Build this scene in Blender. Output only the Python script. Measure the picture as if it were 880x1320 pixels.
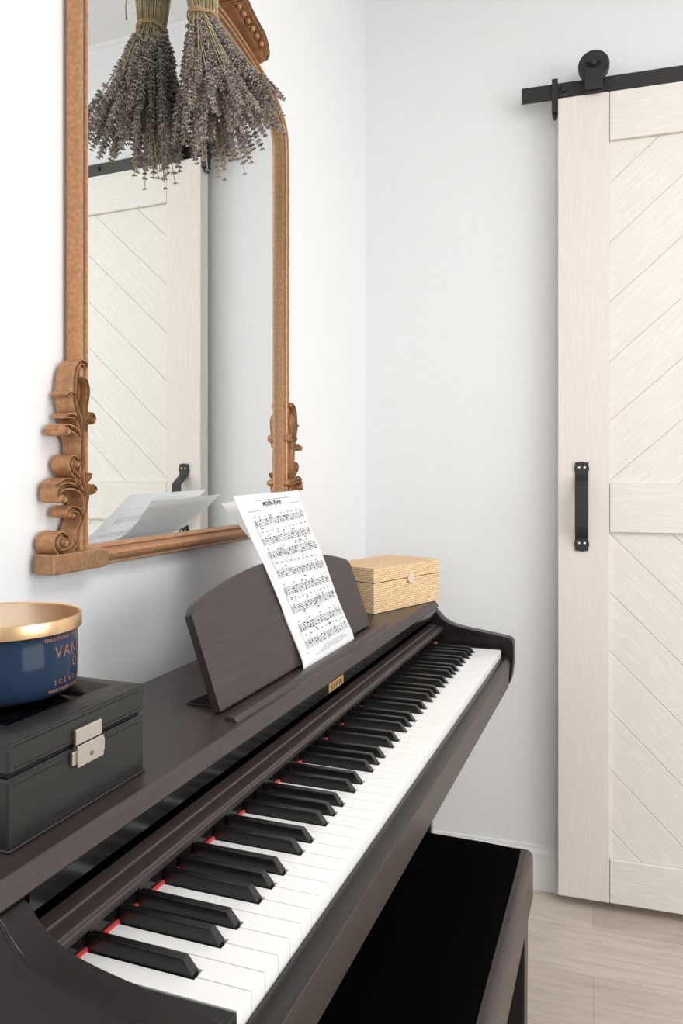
import bpy, bmesh, math, random
from mathutils import Vector, Matrix
for o in list(bpy.data.objects):
    bpy.data.objects.remove(o)
sc = bpy.context.scene
COL = sc.collection
PI = math.pi
CH = 1.126                      # lens height above the floor
KZ = 0.735                      # top of the white keys above the floor

# ------------------------------------------------------------------ camera
cd = bpy.data.cameras.new('camera')
cam = bpy.data.objects.new('camera', cd)
COL.objects.link(cam)
cam.location = (0, 0, CH)
cam.rotation_euler = (PI / 2, 0, 0.3559)
cd.sensor_fit = 'VERTICAL'
cd.sensor_height = 36.0
cd.sensor_width = 24.0
cd.lens = 1000.0 / 1320.0 * 36.0
cd.shift_y = -51.0 / 1320.0
cd.clip_start = 0.02
sc.camera = cam

# ------------------------------------------------------------------ light
w = bpy.data.worlds.new('world')
sc.world = w
w.use_nodes = True
bg = w.node_tree.nodes['Background']
bg.inputs[0].default_value = (0.93, 0.97, 1.0, 1)
bg.inputs[1].default_value = 1.5

def area(name, loc, target, sx, sy, power, color=(1, 1, 1)):
    l = bpy.data.lights.new(name, 'AREA')
    l.shape = 'RECTANGLE'
    l.size, l.size_y, l.energy, l.color = sx, sy, power, color
    o = bpy.data.objects.new(name, l)
    COL.objects.link(o)
    o.location = loc
    d = Vector(target) - Vector(loc)
    o.rotation_euler = d.to_track_quat('-Z', 'Y').to_euler()
    return o
# daylight entering by the window in the right-hand wall and by the one behind the camera
area('daylight_side', (2.52, 0.55, 1.4), (-0.7, 1.05, 1.0), 1.9, 1.5, 44, (1.0, 1.0, 1.0))
area('daylight_rear', (0.5, -2.42, 1.65), (0.3, 1.0, 1.35), 2.0, 1.4, 17, (1.0, 1.0, 1.0))
# added overhead fill light, a wide disc out of view at the ceiling
L_ = area('overhead_fill_light', (0.95, 0.75, 2.470), (0.95, 0.75, 0.0), 1.1, 1.1, 28, (1.0, 0.998, 0.99))
L_.data.shape = 'DISK'

sc.view_settings.view_transform = 'Standard'
sc.view_settings.look = 'None'
sc.view_settings.exposure = -0.27
sc.view_settings.gamma = 1.0
sc.view_settings.use_curve_mapping = False
sc.cycles.use_denoising = True
sc.cycles.max_bounces = 10
sc.cycles.diffuse_bounces = 6
sc.cycles.glossy_bounces = 5

# ------------------------------------------------------------------ helpers
def tag(o, label=None, cat=None, group=None, kind=None):
    if label: o['label'] = label
    if cat: o['category'] = cat
    if group: o['group'] = group
    if kind: o['kind'] = kind
    return o

class MB:
    def __init__(s):
        s.v, s.f = [], []
    def add(s, vs, fs):
        b = len(s.v)
        s.v += [tuple(v) for v in vs]
        s.f += [tuple(b + i for i in f) for f in fs]
    def box(s, x0, x1, y0, y1, z0, z1):
        vs = [(x, y, z) for x in (x0, x1) for y in (y0, y1) for z in (z0, z1)]
        s.add(vs, [(0, 1, 3, 2), (4, 6, 7, 5), (0, 4, 5, 1), (2, 3, 7, 6), (0, 2, 6, 4), (1, 5, 7, 3)])
    def prism(s, poly, y0, y1, ax='y'):
        """closed polygon extruded along an axis"""
        n = len(poly)
        def P(a, b, c):
            return (a, c, b) if ax == 'y' else ((c, a, b) if ax == 'x' else (a, b, c))
        vs = [P(a, b, y0) for a, b in poly] + [P(a, b, y1) for a, b in poly]
        fs = [(i, (i + 1) % n, n + (i + 1) % n, n + i) for i in range(n)]
        fs += [tuple(range(n - 1, -1, -1)), tuple(range(n, 2 * n))]
        s.add(vs, fs)
    def tube(s, pts, r, n=6, cap=True):
        pts = [Vector(p) for p in pts]
        rs = r if isinstance(r, (list, tuple)) else [r] * len(pts)
        up = Vector((0.3, 0.2, 0.93)).normalized()
        vs = []
        for i, p in enumerate(pts):
            t = (pts[min(i + 1, len(pts) - 1)] - pts[max(i - 1, 0)]).normalized()
            a = t.cross(up)
            if a.length < 1e-3: a = t.cross(Vector((1, 0, 0)))
            a.normalize(); b = t.cross(a)
            for k in range(n):
                q = 2 * PI * k / n
                vs.append(p + (a * math.cos(q) + b * math.sin(q)) * rs[i])
        fs = []
        for i in range(len(pts) - 1):
            for k in range(n):
                k2 = (k + 1) % n
                fs.append((i * n + k, i * n + k2, (i + 1) * n + k2, (i + 1) * n + k))
        if cap:
            fs.append(tuple(range(n - 1, -1, -1)))
            fs.append(tuple(range((len(pts) - 1) * n, len(pts) * n)))
        s.add(vs, fs)
    def lathe(s, prof, c, n=64, axis='z'):
        """profile of (radius, height)"""
        vs = []
        for r, h in prof:
            for k in range(n):
                q = 2 * PI * k / n
                a, b = r * math.cos(q), r * math.sin(q)
                if axis == 'z': vs.append((c[0] + a, c[1] + b, c[2] + h))
                elif axis == 'y': vs.append((c[0] + a, c[1] + h, c[2] + b))
                else: vs.append((c[0] + h, c[1] + a, c[2] + b))
        m = len(prof)
        fs = []
        for i in range(m - 1):
            for k in range(n):
                k2 = (k + 1) % n
                fs.append((i * n + k, i * n + k2, (i + 1) * n + k2, (i + 1) * n + k))
        if prof[0][0] > 1e-5: fs.append(tuple(range(n - 1, -1, -1)))
        if prof[-1][0] > 1e-5: fs.append(tuple(range((m - 1) * n, m * n)))
        s.add(vs, fs)
    def ball(s, c, r, n=10, m=6):
        rx, ry, rz = r if isinstance(r, (tuple, list)) else (r, r, r)
        vs = [(c[0], c[1], c[2] - rz)]
        for i in range(1, m):
            t = -PI / 2 + PI * i / m
            for k in range(n):
                q = 2 * PI * k / n
                vs.append((c[0] + rx * math.cos(t) * math.cos(q), c[1] + ry * math.cos(t) * math.sin(q), c[2] + rz * math.sin(t)))
        vs.append((c[0], c[1], c[2] + rz))
        fs = []
        for k in range(n):
            k2 = (k + 1) % n
            fs.append((0, 1 + k2, 1 + k))
            for i in range(m - 2):
                fs.append((1 + i * n + k, 1 + i * n + k2, 1 + (i + 1) * n + k2, 1 + (i + 1) * n + k))
            fs.append((1 + (m - 2) * n + k, 1 + (m - 2) * n + k2, len(vs) - 1))
        s.add(vs, fs)
    def build(s, name, mat, parent=None, smooth=False, bevel=0, seg=2, origin=None, fix=True, angle=40):
        me = bpy.data.meshes.new(name)
        o = bpy.data.objects.new(name, me)
        COL.objects.link(o)
        vs = s.v
        if origin is not None:
            ox = Vector(origin)
            vs = [tuple(Vector(v) - ox) for v in vs]
            o.location = ox
        me.from_pydata(vs, [], s.f)
        if fix:
            bm = bmesh.new(); bm.from_mesh(me)
            bmesh.ops.recalc_face_normals(bm, faces=bm.faces)
            bm.to_mesh(me); bm.free()
        me.materials.append(mat)
        if smooth:
            for p in me.polygons: p.use_smooth = True
            try: me.set_sharp_from_angle(angle=math.radians(angle))
            except Exception: pass
        if bevel:
            b = o.modifiers.new('bevel', 'BEVEL')
            b.width = bevel; b.segments = seg; b.limit_method = 'ANGLE'
            b.angle_limit = math.radians(35)
            if not smooth:
                for p in me.polygons: p.use_smooth = True
                try: me.set_sharp_from_angle(angle=math.radians(30))
                except Exception: pass
            b.harden_normals = True
        if parent is not None:
            o.parent = parent
            if parent.type == 'EMPTY' or True:
                o.matrix_parent_inverse = world_of(parent).inverted()
        return o

def world_of(o):
    m = Matrix.LocRotScale(o.location, o.rotation_euler, o.scale)
    if o.parent is not None:
        m = world_of(o.parent) @ o.matrix_parent_inverse @ m
    return m

def empty(name, loc, label, cat, group=None):
    o = bpy.data.objects.new(name, None)
    o.empty_display_size = 0.1
    COL.objects.link(o)
    o.location = loc
    return tag(o, label, cat, group)

def catmull(pts, n=8, closed=False):
    pts = [Vector(p) for p in pts]
    out = []
    N = len(pts)
    rng = range(N) if closed else range(N - 1)
    for i in rng:
        if closed:
            p0, p1, p2, p3 = pts[(i - 1) % N], pts[i], pts[(i + 1) % N], pts[(i + 2) % N]
        else:
            p0, p1, p2, p3 = pts[max(i - 1, 0)], pts[i], pts[i + 1], pts[min(i + 2, N - 1)]
        for k in range(n):
            t = k / n
            out.append(0.5 * ((2 * p1) + (p2 - p0) * t + (2 * p0 - 5 * p1 + 4 * p2 - p3) * t * t + (-p0 + 3 * p1 - 3 * p2 + p3) * t ** 3))
    if not closed: out.append(pts[-1])
    return out

def text_shape(s, size, align='LEFT', space=1.0, bold=0.0):
    cu = bpy.data.curves.new('lettering', 'FONT')
    cu.body = s; cu.size = size; cu.align_x = align; cu.space_character = space
    cu.offset = bold; cu.resolution_u = 3
    o = bpy.data.objects.new('lettering', cu)
    COL.objects.link(o)
    dg = bpy.context.evaluated_depsgraph_get()
    me = bpy.data.meshes.new_from_object(o.evaluated_get(dg))
    vs = [tuple(v.co) for v in me.vertices]
    fs = [tuple(p.vertices) for p in me.polygons]
    bpy.data.objects.remove(o); bpy.data.meshes.remove(me)
    return vs, fs

# ------------------------------------------------------------------ materials
def mat(name, col, rough=0.5, metal=0.0, spec=0.5, coat=0.0, sheen=0.0):
    m = bpy.data.materials.new(name)
    m.use_nodes = True
    b = m.node_tree.nodes['Principled BSDF']
    b.inputs['Base Color'].default_value = (*col, 1)
    b.inputs['Roughness'].default_value = rough
    b.inputs['Metallic'].default_value = metal
    b.inputs['Specular IOR Level'].default_value = spec
    b.inputs['Coat Weight'].default_value = coat
    b.inputs['Sheen Weight'].default_value = sheen
    return m

def grain(m, c1, c2, scale=(1, 1, 1), nscale=8, detail=6, bump=0.0, rough=None, dist=0.6, lo=0.35, hi=0.68):
    nt = m.node_tree; N = nt.nodes; L = nt.links
    b = N['Principled BSDF']
    tc = N.new('ShaderNodeTexCoord'); mp = N.new('ShaderNodeMapping')
    mp.inputs['Scale'].default_value = scale
    L.new(tc.outputs['Object'], mp.inputs[0])
    no = N.new('ShaderNodeTexNoise')
    no.inputs['Scale'].default_value = nscale; no.inputs['Detail'].default_value = detail
    no.inputs['Distortion'].default_value = dist; no.inputs['Roughness'].default_value = 0.6
    L.new(mp.outputs[0], no.inputs['Vector'])
    r = N.new('ShaderNodeValToRGB')
    r.color_ramp.elements[0].position = lo; r.color_ramp.elements[1].position = hi
    r.color_ramp.elements[0].color = (*c1, 1); r.color_ramp.elements[1].color = (*c2, 1)
    L.new(no.outputs['Fac'], r.inputs[0]); L.new(r.outputs[0], b.inputs['Base Color'])
    if bump:
        bn = N.new('ShaderNodeBump'); bn.inputs['Strength'].default_value = bump; bn.inputs['Distance'].default_value = 0.001
        L.new(no.outputs['Fac'], bn.inputs['Height']); L.new(bn.outputs[0], b.inputs['Normal'])
    return m, no, r

M = {}
M['wall'], _, _ = grain(mat('white_wall_paint', (0.8, 0.8, 0.8), 0.75, spec=0.25), (0.80, 0.805, 0.81), (0.82, 0.825, 0.83), nscale=60, bump=0.03)
M['ceiling'] = mat('ceiling_paint', (0.84, 0.84, 0.84), 0.8, spec=0.2)
M['trim'] = mat('white_trim_paint', (0.80, 0.79, 0.785), 0.4)
M['rosewood'], _, _ = grain(mat('dark_rosewood_shaded', (0.03, 0.02, 0.02), 0.30, spec=0.28), (0.008, 0.0058, 0.0055), (0.015, 0.0105, 0.0098), scale=(18, 1.2, 18), nscale=9, bump=0.02)  # darker copy of the satin wood; shade on cheeks and slip is in its colour
M['rosewood_satin'], _, _ = grain(mat('dark_rosewood_satin', (0.03, 0.02, 0.02), 0.36, spec=0.5), (0.028, 0.0195, 0.0182), (0.047, 0.0345, 0.032), scale=(30, 1.0, 30), nscale=8)
M['gloss_black'] = mat('gloss_black_panel', (0.008, 0.007, 0.007), 0.12)
M['void'] = mat('recess_shade_black', (0.002, 0.002, 0.002), 1.0, spec=0.0)  # near-black base paints the shade deep in the recess behind the fallboard
M['black'] = mat('black_plastic', (0.010, 0.009, 0.009), 0.4)
M['white_key'] = mat('ivory_white_key', (0.88, 0.87, 0.855), 0.22)
M['black_key'] = mat('black_key', (0.007, 0.0065, 0.0065), 0.28)
M['felt'] = mat('red_felt', (0.60, 0.012, 0.015), 0.9, sheen=0.4)
M['gold_plate'] = mat('gold_badge', (0.60, 0.36, 0.10), 0.4, metal=0.6)
M['mirror'] = mat('mirror_glass', (0.86, 0.885, 0.88), 0.0, metal=1.0)
M['iron'] = mat('black_iron', (0.013, 0.012, 0.012), 0.42, spec=0.5)
M['steel'] = mat('brushed_nickel', (0.62, 0.58, 0.53), 0.3, metal=1.0)
M['dark_steel'] = mat('worn_steel', (0.25, 0.24, 0.23), 0.3, metal=1.0)
M['velvet'], _, _ = grain(mat('black_velvet', (0.003, 0.002, 0.003), 1.0, spec=0.02, sheen=0.0), (0.0005, 0.0004, 0.0006), (0.0022, 0.0018, 0.0022), nscale=900, bump=0.3)
M['leather'], _, _ = grain(mat('black_leather', (0.02, 0.02, 0.02), 0.36, spec=0.5), (0.009, 0.0085, 0.0075), (0.015, 0.0140, 0.0125), nscale=700, bump=0.25, lo=0.3, hi=0.7)
M['thread'] = mat('black_thread', (0.008, 0.008, 0.008), 0.8)
M['dark_pane'] = mat('dark_window_pane', (0.004, 0.004, 0.005), 0.06)
M['navy'] = mat('navy_glass', (0.015, 0.031, 0.062), 0.12, spec=0.14)
M['brass'] = mat('pale_gold_lid', (0.78, 0.53, 0.30), 0.28, metal=1.0)
M['copper_ink'] = mat('copper_ink', (0.30, 0.13, 0.085), 0.45, metal=0.3)
M['paper'] = mat('white_paper', (0.90, 0.90, 0.905), 0.7, spec=0.2)
def paper():
    m = M['paper']; nt = m.node_tree; N = nt.nodes; L = nt.links
    t = N.new('ShaderNodeBsdfTranslucent'); t.inputs[0].default_value = (0.95, 0.96, 0.97, 1)
    x = N.new('ShaderNodeMixShader'); x.inputs[0].default_value = 0.30
    L.new(N['Principled BSDF'].outputs[0], x.inputs[1]); L.new(t.outputs[0], x.inputs[2])
    L.new(x.outputs[0], N['Material Output'].inputs[0])
paper()
M['ink'] = mat('black_ink', (0.03, 0.03, 0.035), 0.8)
M['fine_ink'] = mat('grey_fine_print', (0.13, 0.13, 0.14), 0.8)
M['twine'] = mat('jute_twine', (0.42, 0.27, 0.14), 0.9)

def gilt():
    m = mat('antique_gilt', (0.4, 0.2, 0.1), 0.42, metal=0.35, spec=0.5)
    nt = m.node_tree; N = nt.nodes; L = nt.links; b = N['Principled BSDF']
    tc = N.new('ShaderNodeTexCoord')
    n1 = N.new('ShaderNodeTexNoise'); n1.inputs['Scale'].default_value = 150; n1.inputs['Detail'].default_value = 8
    L.new(tc.outputs['Object'], n1.inputs['Vector'])
    r = N.new('ShaderNodeValToRGB')
    e = r.color_ramp.elements
    e[0].position = 0.30; e[0].color = (0.25, 0.150, 0.090, 1)
    e[1].position = 0.72; e[1].color = (0.39, 0.240, 0.125, 1)
    k = e.new(0.5); k.color = (0.32, 0.184, 0.094, 1)
    L.new(n1.outputs['Fac'], r.inputs[0])
    # darker in the hollows and paler on the ridges of the carving
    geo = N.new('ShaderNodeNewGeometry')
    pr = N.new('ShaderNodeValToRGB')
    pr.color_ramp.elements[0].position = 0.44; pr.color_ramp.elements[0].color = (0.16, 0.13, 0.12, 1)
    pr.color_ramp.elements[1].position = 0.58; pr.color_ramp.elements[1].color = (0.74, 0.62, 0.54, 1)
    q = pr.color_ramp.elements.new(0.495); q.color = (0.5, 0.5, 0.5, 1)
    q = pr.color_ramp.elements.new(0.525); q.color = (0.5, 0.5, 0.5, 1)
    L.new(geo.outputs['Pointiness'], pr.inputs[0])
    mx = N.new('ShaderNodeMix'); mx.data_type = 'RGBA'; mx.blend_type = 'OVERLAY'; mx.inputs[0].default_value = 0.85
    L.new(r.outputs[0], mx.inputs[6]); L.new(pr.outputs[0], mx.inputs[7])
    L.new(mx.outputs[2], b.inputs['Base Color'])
    bn = N.new('ShaderNodeBump'); bn.inputs['Strength'].default_value = 0.25; bn.inputs['Distance'].default_value = 0.001
    L.new(n1.outputs['Fac'], bn.inputs['Height']); L.new(bn.outputs[0], b.inputs['Normal'])
    return m
M['gilt'] = gilt()

def woodwash(name, c1, c2, vec_scale, rot=0.0, knots=True):
    """white-washed pine: fine grain along local X of the mapping"""
    m = mat(name, c1, 0.55, spec=0.3)
    nt = m.node_tree; N = nt.nodes; L = nt.links; b = N['Principled BSDF']
    tc = N.new('ShaderNodeTexCoord'); mp = N.new('ShaderNodeMapping')
    mp.inputs['Rotation'].default_value = (0, rot, 0)
    L.new(tc.outputs['Object'], mp.inputs[0])
    mp2 = N.new('ShaderNodeMapping'); mp2.inputs['Scale'].default_value = vec_scale
    L.new(mp.outputs[0], mp2.inputs[0])
    n = N.new('ShaderNodeTexNoise'); n.inputs['Scale'].default_value = 3.0; n.inputs['Detail'].default_value = 3; n.inputs['Distortion'].default_value = 0.35
    L.new(mp2.outputs[0], n.inputs['Vector'])
    sn = N.new('ShaderNodeMath'); sn.operation = 'MULTIPLY'; sn.inputs[1].default_value = 48
    L.new(n.outputs['Fac'], sn.inputs[0])
    s2 = N.new('ShaderNodeMath'); s2.operation = 'SINE'; L.new(sn.outputs[0], s2.inputs[0])
    n3 = N.new('ShaderNodeTexNoise'); n3.inputs['Scale'].default_value = 2.2; n3.inputs['Detail'].default_value = 2
    L.new(mp.outputs[0], n3.inputs['Vector'])
    mul = N.new('ShaderNodeMath'); mul.operation = 'MULTIPLY'; L.new(s2.outputs[0], mul.inputs[0]); L.new(n3.outputs['Fac'], mul.inputs[1])
    r = N.new('ShaderNodeValToRGB')
    r.color_ramp.elements[0].position = 0.0; r.color_ramp.elements[1].position = 0.5
    r.color_ramp.elements[0].color = (*c1, 1); r.color_ramp.elements[1].color = (*c2, 1)
    L.new(mul.outputs[0], r.inputs[0])
    out = r.outputs[0]
    if knots:
        v = N.new('ShaderNodeTexVoronoi'); v.inputs['Scale'].default_value = 4.2
        L.new(mp.outputs[0], v.inputs['Vector'])
        kr = N.new('ShaderNodeValToRGB')
        kr.color_ramp.elements[0].position = 0.012; kr.color_ramp.elements[0].color = (0.62, 0.55, 0.50, 1)
        kr.color_ramp.elements[1].position = 0.055; kr.color_ramp.elements[1].color = (1, 1, 1, 1)
        L.new(v.outputs['Distance'], kr.inputs[0])
        mx = N.new('ShaderNodeMix'); mx.data_type = 'RGBA'; mx.blend_type = 'MULTIPLY'; mx.inputs[0].default_value = 1
        L.new(out, mx.inputs[6]); L.new(kr.outputs[0], mx.inputs[7]); out = mx.outputs[2]
    L.new(out, b.inputs['Base Color'])
    bn = N.new('ShaderNodeBump'); bn.inputs['Strength'].default_value = 0.12; bn.inputs['Distance'].default_value = 0.0008
    L.new(mul.outputs[0], bn.inputs['Height']); L.new(bn.outputs[0], b.inputs['Normal'])
    return m
PA, PB = (0.74, 0.685, 0.645), (0.775, 0.722, 0.682)
PC, PD = (0.75, 0.712, 0.655), (0.79, 0.757, 0.705)
M['pine_v'] = woodwash('whitewashed_pine_upright', PA, PB, (26, 26, 1.1), 0, False)
M['pine_h'] = woodwash('whitewashed_pine_rail', PC, PD, (1.1, 26, 26), 0, False)
M['pine_up'] = woodwash('whitewashed_pine_board_rising', PC, PD, (1.2, 20, 20), math.radians(42))
M['pine_down'] = woodwash('whitewashed_pine_board_falling', PC, PD, (1.2, 20, 20), math.radians(-45))

def straw_mat():
    m = mat('woven_straw', (0.6, 0.4, 0.2), 0.7, spec=0.3)
    nt = m.node_tree; N = nt.nodes; L = nt.links; b = N['Principled BSDF']
    tc = N.new('ShaderNodeTexCoord'); sp = N.new('ShaderNodeSeparateXYZ')
    L.new(tc.outputs['Object'], sp.inputs[0])
    geo = N.new('ShaderNodeTexCoord'); sn = N.new('ShaderNodeSeparateXYZ'); L.new(geo.outputs['Normal'], sn.inputs[0])
    ab = N.new('ShaderNodeMath'); ab.operation = 'ABSOLUTE'; L.new(sn.outputs['Z'], ab.inputs[0])
    gt = N.new('ShaderNodeMath'); gt.operation = 'GREATER_THAN'; gt.inputs[1].default_value = 0.7; L.new(ab.outputs[0], gt.inputs[0])
    sm = N.new('ShaderNodeMath'); sm.operation = 'ADD'; L.new(sp.outputs['X'], sm.inputs[0]); L.new(sp.outputs['Y'], sm.inputs[1])
    side = N.new('ShaderNodeCombineXYZ'); L.new(sm.outputs[0], side.inputs[0]); L.new(sp.outputs['Z'], side.inputs[1])
    top = N.new('ShaderNodeCombineXYZ'); L.new(sp.outputs['Y'], top.inputs[0]); L.new(sp.outputs['X'], top.inputs[1])
    mv = N.new('ShaderNodeMix'); mv.data_type = 'VECTOR'
    L.new(gt.outputs[0], mv.inputs[0]); L.new(side.outputs[0], mv.inputs[4]); L.new(top.outputs[0], mv.inputs[5])
    br = N.new('ShaderNodeTexBrick')
    br.inputs['Scale'].default_value = 1.0; br.inputs['Brick Width'].default_value = 0.0115; br.inputs['Row Height'].default_value = 0.0050
    br.inputs['Mortar Size'].default_value = 0.0009; br.inputs['Mortar Smooth'].default_value = 0.9; br.offset = 0.35
    br.inputs['Color1'].default_value = (0.89, 0.66, 0.42, 1); br.inputs['Color2'].default_value = (0.79, 0.55, 0.32, 1)
    br.inputs['Mortar'].default_value = (0.56, 0.34, 0.17, 1)
    L.new(mv.outputs[1], br.inputs['Vector'])
    no = N.new('ShaderNodeTexNoise'); no.inputs['Scale'].default_value = 260; L.new(tc.outputs['Object'], no.inputs['Vector'])
    mx = N.new('ShaderNodeMix'); mx.data_type = 'RGBA'; mx.blend_type = 'OVERLAY'; mx.inputs[0].default_value = 0.5
    L.new(br.outputs['Color'], mx.inputs[6]); L.new(no.outputs['Fac'], mx.inputs[7]); L.new(mx.outputs[2], b.inputs['Base Color'])
    bn = N.new('ShaderNodeBump'); bn.inputs['Strength'].default_value = 0.7; bn.inputs['Distance'].default_value = 0.0012; bn.invert = True
    L.new(br.outputs['Fac'], bn.inputs['Height']); L.new(bn.outputs[0], b.inputs['Normal'])
    return m
M['straw'] = straw_mat()
M['wood_button'] = mat('pale_disc', (0.66, 0.55, 0.45), 0.5)

def floor_mat():
    m = mat('pale_oak_laminate', (0.5, 0.45, 0.4), 0.42, spec=0.4)
    nt = m.node_tree; N = nt.nodes; L = nt.links; b = N['Principled BSDF']
    tc = N.new('ShaderNodeTexCoord')
    rt = N.new('ShaderNodeMapping'); rt.inputs['Rotation'].default_value = (0, 0, -0.0459); rt.inputs['Location'].default_value = (1.243, 0.081, 0)
    L.new(tc.outputs['Object'], rt.inputs[0])
    br = N.new('ShaderNodeTexBrick'); br.inputs['Scale'].default_value = 1.0
    br.inputs['Brick Width'].default_value = 1.25; br.inputs['Row Height'].default_value = 0.19
    br.inputs['Mortar Size'].default_value = 0.0007; br.inputs['Mortar Smooth'].default_value = 0.3
    br.offset = 0.37
    br.inputs['Color1'].default_value = (0.565, 0.50, 0.435, 1); br.inputs['Color2'].default_value = (0.47, 0.40, 0.34, 1)
    br.inputs['Mortar'].default_value = (0.33, 0.28, 0.24, 1)
    L.new(rt.outputs[0], br.inputs['Vector'])
    mp = N.new('ShaderNodeMapping'); mp.inputs['Scale'].default_value = (1.3, 13, 1); L.new(rt.outputs[0], mp.inputs[0])
    n = N.new('ShaderNodeTexNoise'); n.inputs['Scale'].default_value = 4; n.inputs['Detail'].default_value = 8; n.inputs['Distortion'].default_value = 0.9
    L.new(mp.outputs[0], n.inputs['Vector'])
    r = N.new('ShaderNodeValToRGB')
    r.color_ramp.elements[0].position = 0.30; r.color_ramp.elements[0].color = (0.84, 0.83, 0.81, 1)
    r.color_ramp.elements[1].position = 0.62; r.color_ramp.elements[1].color = (1.04, 1.04, 1.03, 1)
    L.new(n.outputs['Fac'], r.inputs[0])
    mx = N.new('ShaderNodeMix'); mx.data_type = 'RGBA'; mx.blend_type = 'MULTIPLY'; mx.inputs[0].default_value = 1
    L.new(br.outputs['Color'], mx.inputs[6]); L.new(r.outputs[0], mx.inputs[7])
    L.new(mx.outputs[2], b.inputs['Base Color'])
    return m
M['floor'] = floor_mat()

def lav_mat():
    m = mat('dried_lavender_buds', (0.2, 0.17, 0.18), 0.85, spec=0.2)
    nt = m.node_tree; N = nt.nodes; L = nt.links; b = N['Principled BSDF']
    tc = N.new('ShaderNodeTexCoord')
    n = N.new('ShaderNodeTexNoise'); n.inputs['Scale'].default_value = 160; n.inputs['Detail'].default_value = 4
    L.new(tc.outputs['Object'], n.inputs['Vector'])
    r = N.new('ShaderNodeValToRGB'); e = r.color_ramp.elements
    e[0].position = 0.33; e[0].color = (0.105, 0.082, 0.082, 1)
    e[1].position = 0.68; e[1].color = (0.62, 0.55, 0.48, 1)
    k = e.new(0.5); k.color = (0.30, 0.252, 0.238, 1)
    L.new(n.outputs['Fac'], r.inputs[0]); L.new(r.outputs[0], b.inputs['Base Color'])
    return m
M['lavender'] = lav_mat()
M['stem'], _, _ = grain(mat('dry_green_stem', (0.2, 0.2, 0.1), 0.7), (0.30, 0.25, 0.14), (0.60, 0.50, 0.32), nscale=90)

# ------------------------------------------------------------------ room
WX = -0.7193
D = Vector((0.9989, 0.0459, 0))          # along the back wall, left to right
NB = Vector((0.0459, -0.9989, 0))        # out of the back wall, into the room
C0 = Vector((WX, 2.1353, 0))
CEIL = 2.573
XR, YF = 2.45, -2.35
BACKROT = math.atan2(0.0459, 0.9989)
def S(name, mb, m, parent=None, **k):
    o = mb.build(name, m, parent, **k)
    if parent is None: o['kind'] = 'structure'
    return o

f = MB(); f.box(-0.9, 2.7, -2.5, 2.6, -0.08, 0); S('floor', f, M['floor'])
c = MB(); c.box(-0.9, 2.7, -2.5, 2.6, CEIL, CEIL + 0.08); S('ceiling', c, M['ceiling'])
wl = MB(); wl.box(WX - 0.12, WX, -2.47, 2.3, 0, CEIL); S('wall_left', wl, M['wall'])
# right wall with its window opening, y -0.4..1.5, z 0.85..2.35
wr = MB()
for a in ((-2.47, -0.4, 0, CEIL), (1.5, 2.45, 0, CEIL), (-0.4, 1.5, 0, 0.65), (-0.4, 1.5, 2.15, CEIL)):
    wr.box(XR, XR + 0.12, *a)
S('wall_right', wr, M['wall'])
wf = MB()
for a in ((WX - .05, -0.5), (1.5, XR + .1)):
    wf.box(a[0], a[1], YF - 0.12, YF, 0, CEIL)
wf.box(-0.5, 1.5, YF - 0.12, YF, 0, 0.95); wf.box(-0.5, 1.5, YF - 0.12, YF, 2.35, CEIL)
S('wall_front', wf, M['wall'])
def window(name, x0, x1, y0, y1, z0, z1):
    m = MB(); t = 0.05
    if x1 - x0 < y1 - y0:
        m.box(x0, x1, y0, y1, z0, z0 + t); m.box(x0, x1, y0, y1, z1 - t, z1)
        for y in (y0, y1 - t): m.box(x0, x1, y, y + t, z0 + t, z1 - t)
    else:
        m.box(x0, x1, y0, y1, z0, z0 + t); m.box(x0, x1, y0, y1, z1 - t, z1)
        for x in (x0, x1 - t): m.box(x, x + t, y0, y1, z0 + t, z1 - t)
    S(name, m, M['trim'], bevel=0.003)
window('window_1', XR - 0.005, XR + 0.05, -0.4, 1.5, 0.65, 2.15)
window('window_2', -0.5, 1.5, YF - 0.05, YF + 0.005, 0.95, 2.35)

def backobj(o):
    """place an object modelled in wall coordinates: x along the back wall, y = -distance from it"""
    o.location = C0; o.rotation_euler = (0, 0, BACKROT)
    return o
wb = MB(); wb.box(-0.1, 3.25, 0, 0.12, 0, CEIL)
backobj(S('wall_back', wb, M['wall']))
bbp = [(0, 0), (-0.016, 0), (-0.016, 0.075), (-0.0135, 0.080), (-0.0135, 0.098), (-0.010, 0.104), (-0.006, 0.108), (-0.005, 0.116), (0, 0.118)]
b = MB(); b.prism([(a, z) for a, z in bbp], 0.0, 3.18, ax='x')
backobj(S('baseboard_back', b, M['trim'], bevel=0.001))
b = MB(); b.prism([(WX - a, z) for a, z in bbp], -2.3, 2.118)
S('baseboard_left', b, M['trim'], bevel=0.001)

# unseen flush lamp body, added to house the overhead fill light
cl = empty('overhead_fill_lamp', (0.95, 0.75, CEIL), 'wide round flush white lamp added out of view on the ceiling for overhead fill', 'lamp')
m = MB(); m.lathe([(0.0001, 0), (0.58, 0), (0.58, -0.085), (0.565, -0.090), (0.565, -0.040), (0.0001, -0.040)], (0.95, 0.75, CEIL), 48); m.build('housing', M['trim'], cl, smooth=True, angle=40)
opal = mat('opal_diffuser', (0.9, 0.9, 0.88), 0.5)
m = MB(); m.lathe([(0.0001, -0.045), (0.562, -0.045), (0.562, -0.060), (0.0001, -0.060)], (0.95, 0.75, CEIL), 48); m.build('diffuser', opal, cl)

m = MB(); m.prism([(0, CEIL), (-0.012, CEIL), (-0.010, CEIL - 0.006), (-0.004, CEIL - 0.011), (0, CEIL - 0.012)], 0.0, 3.18, ax='x')
backobj(S('trim_1', m, M['trim']))

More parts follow.
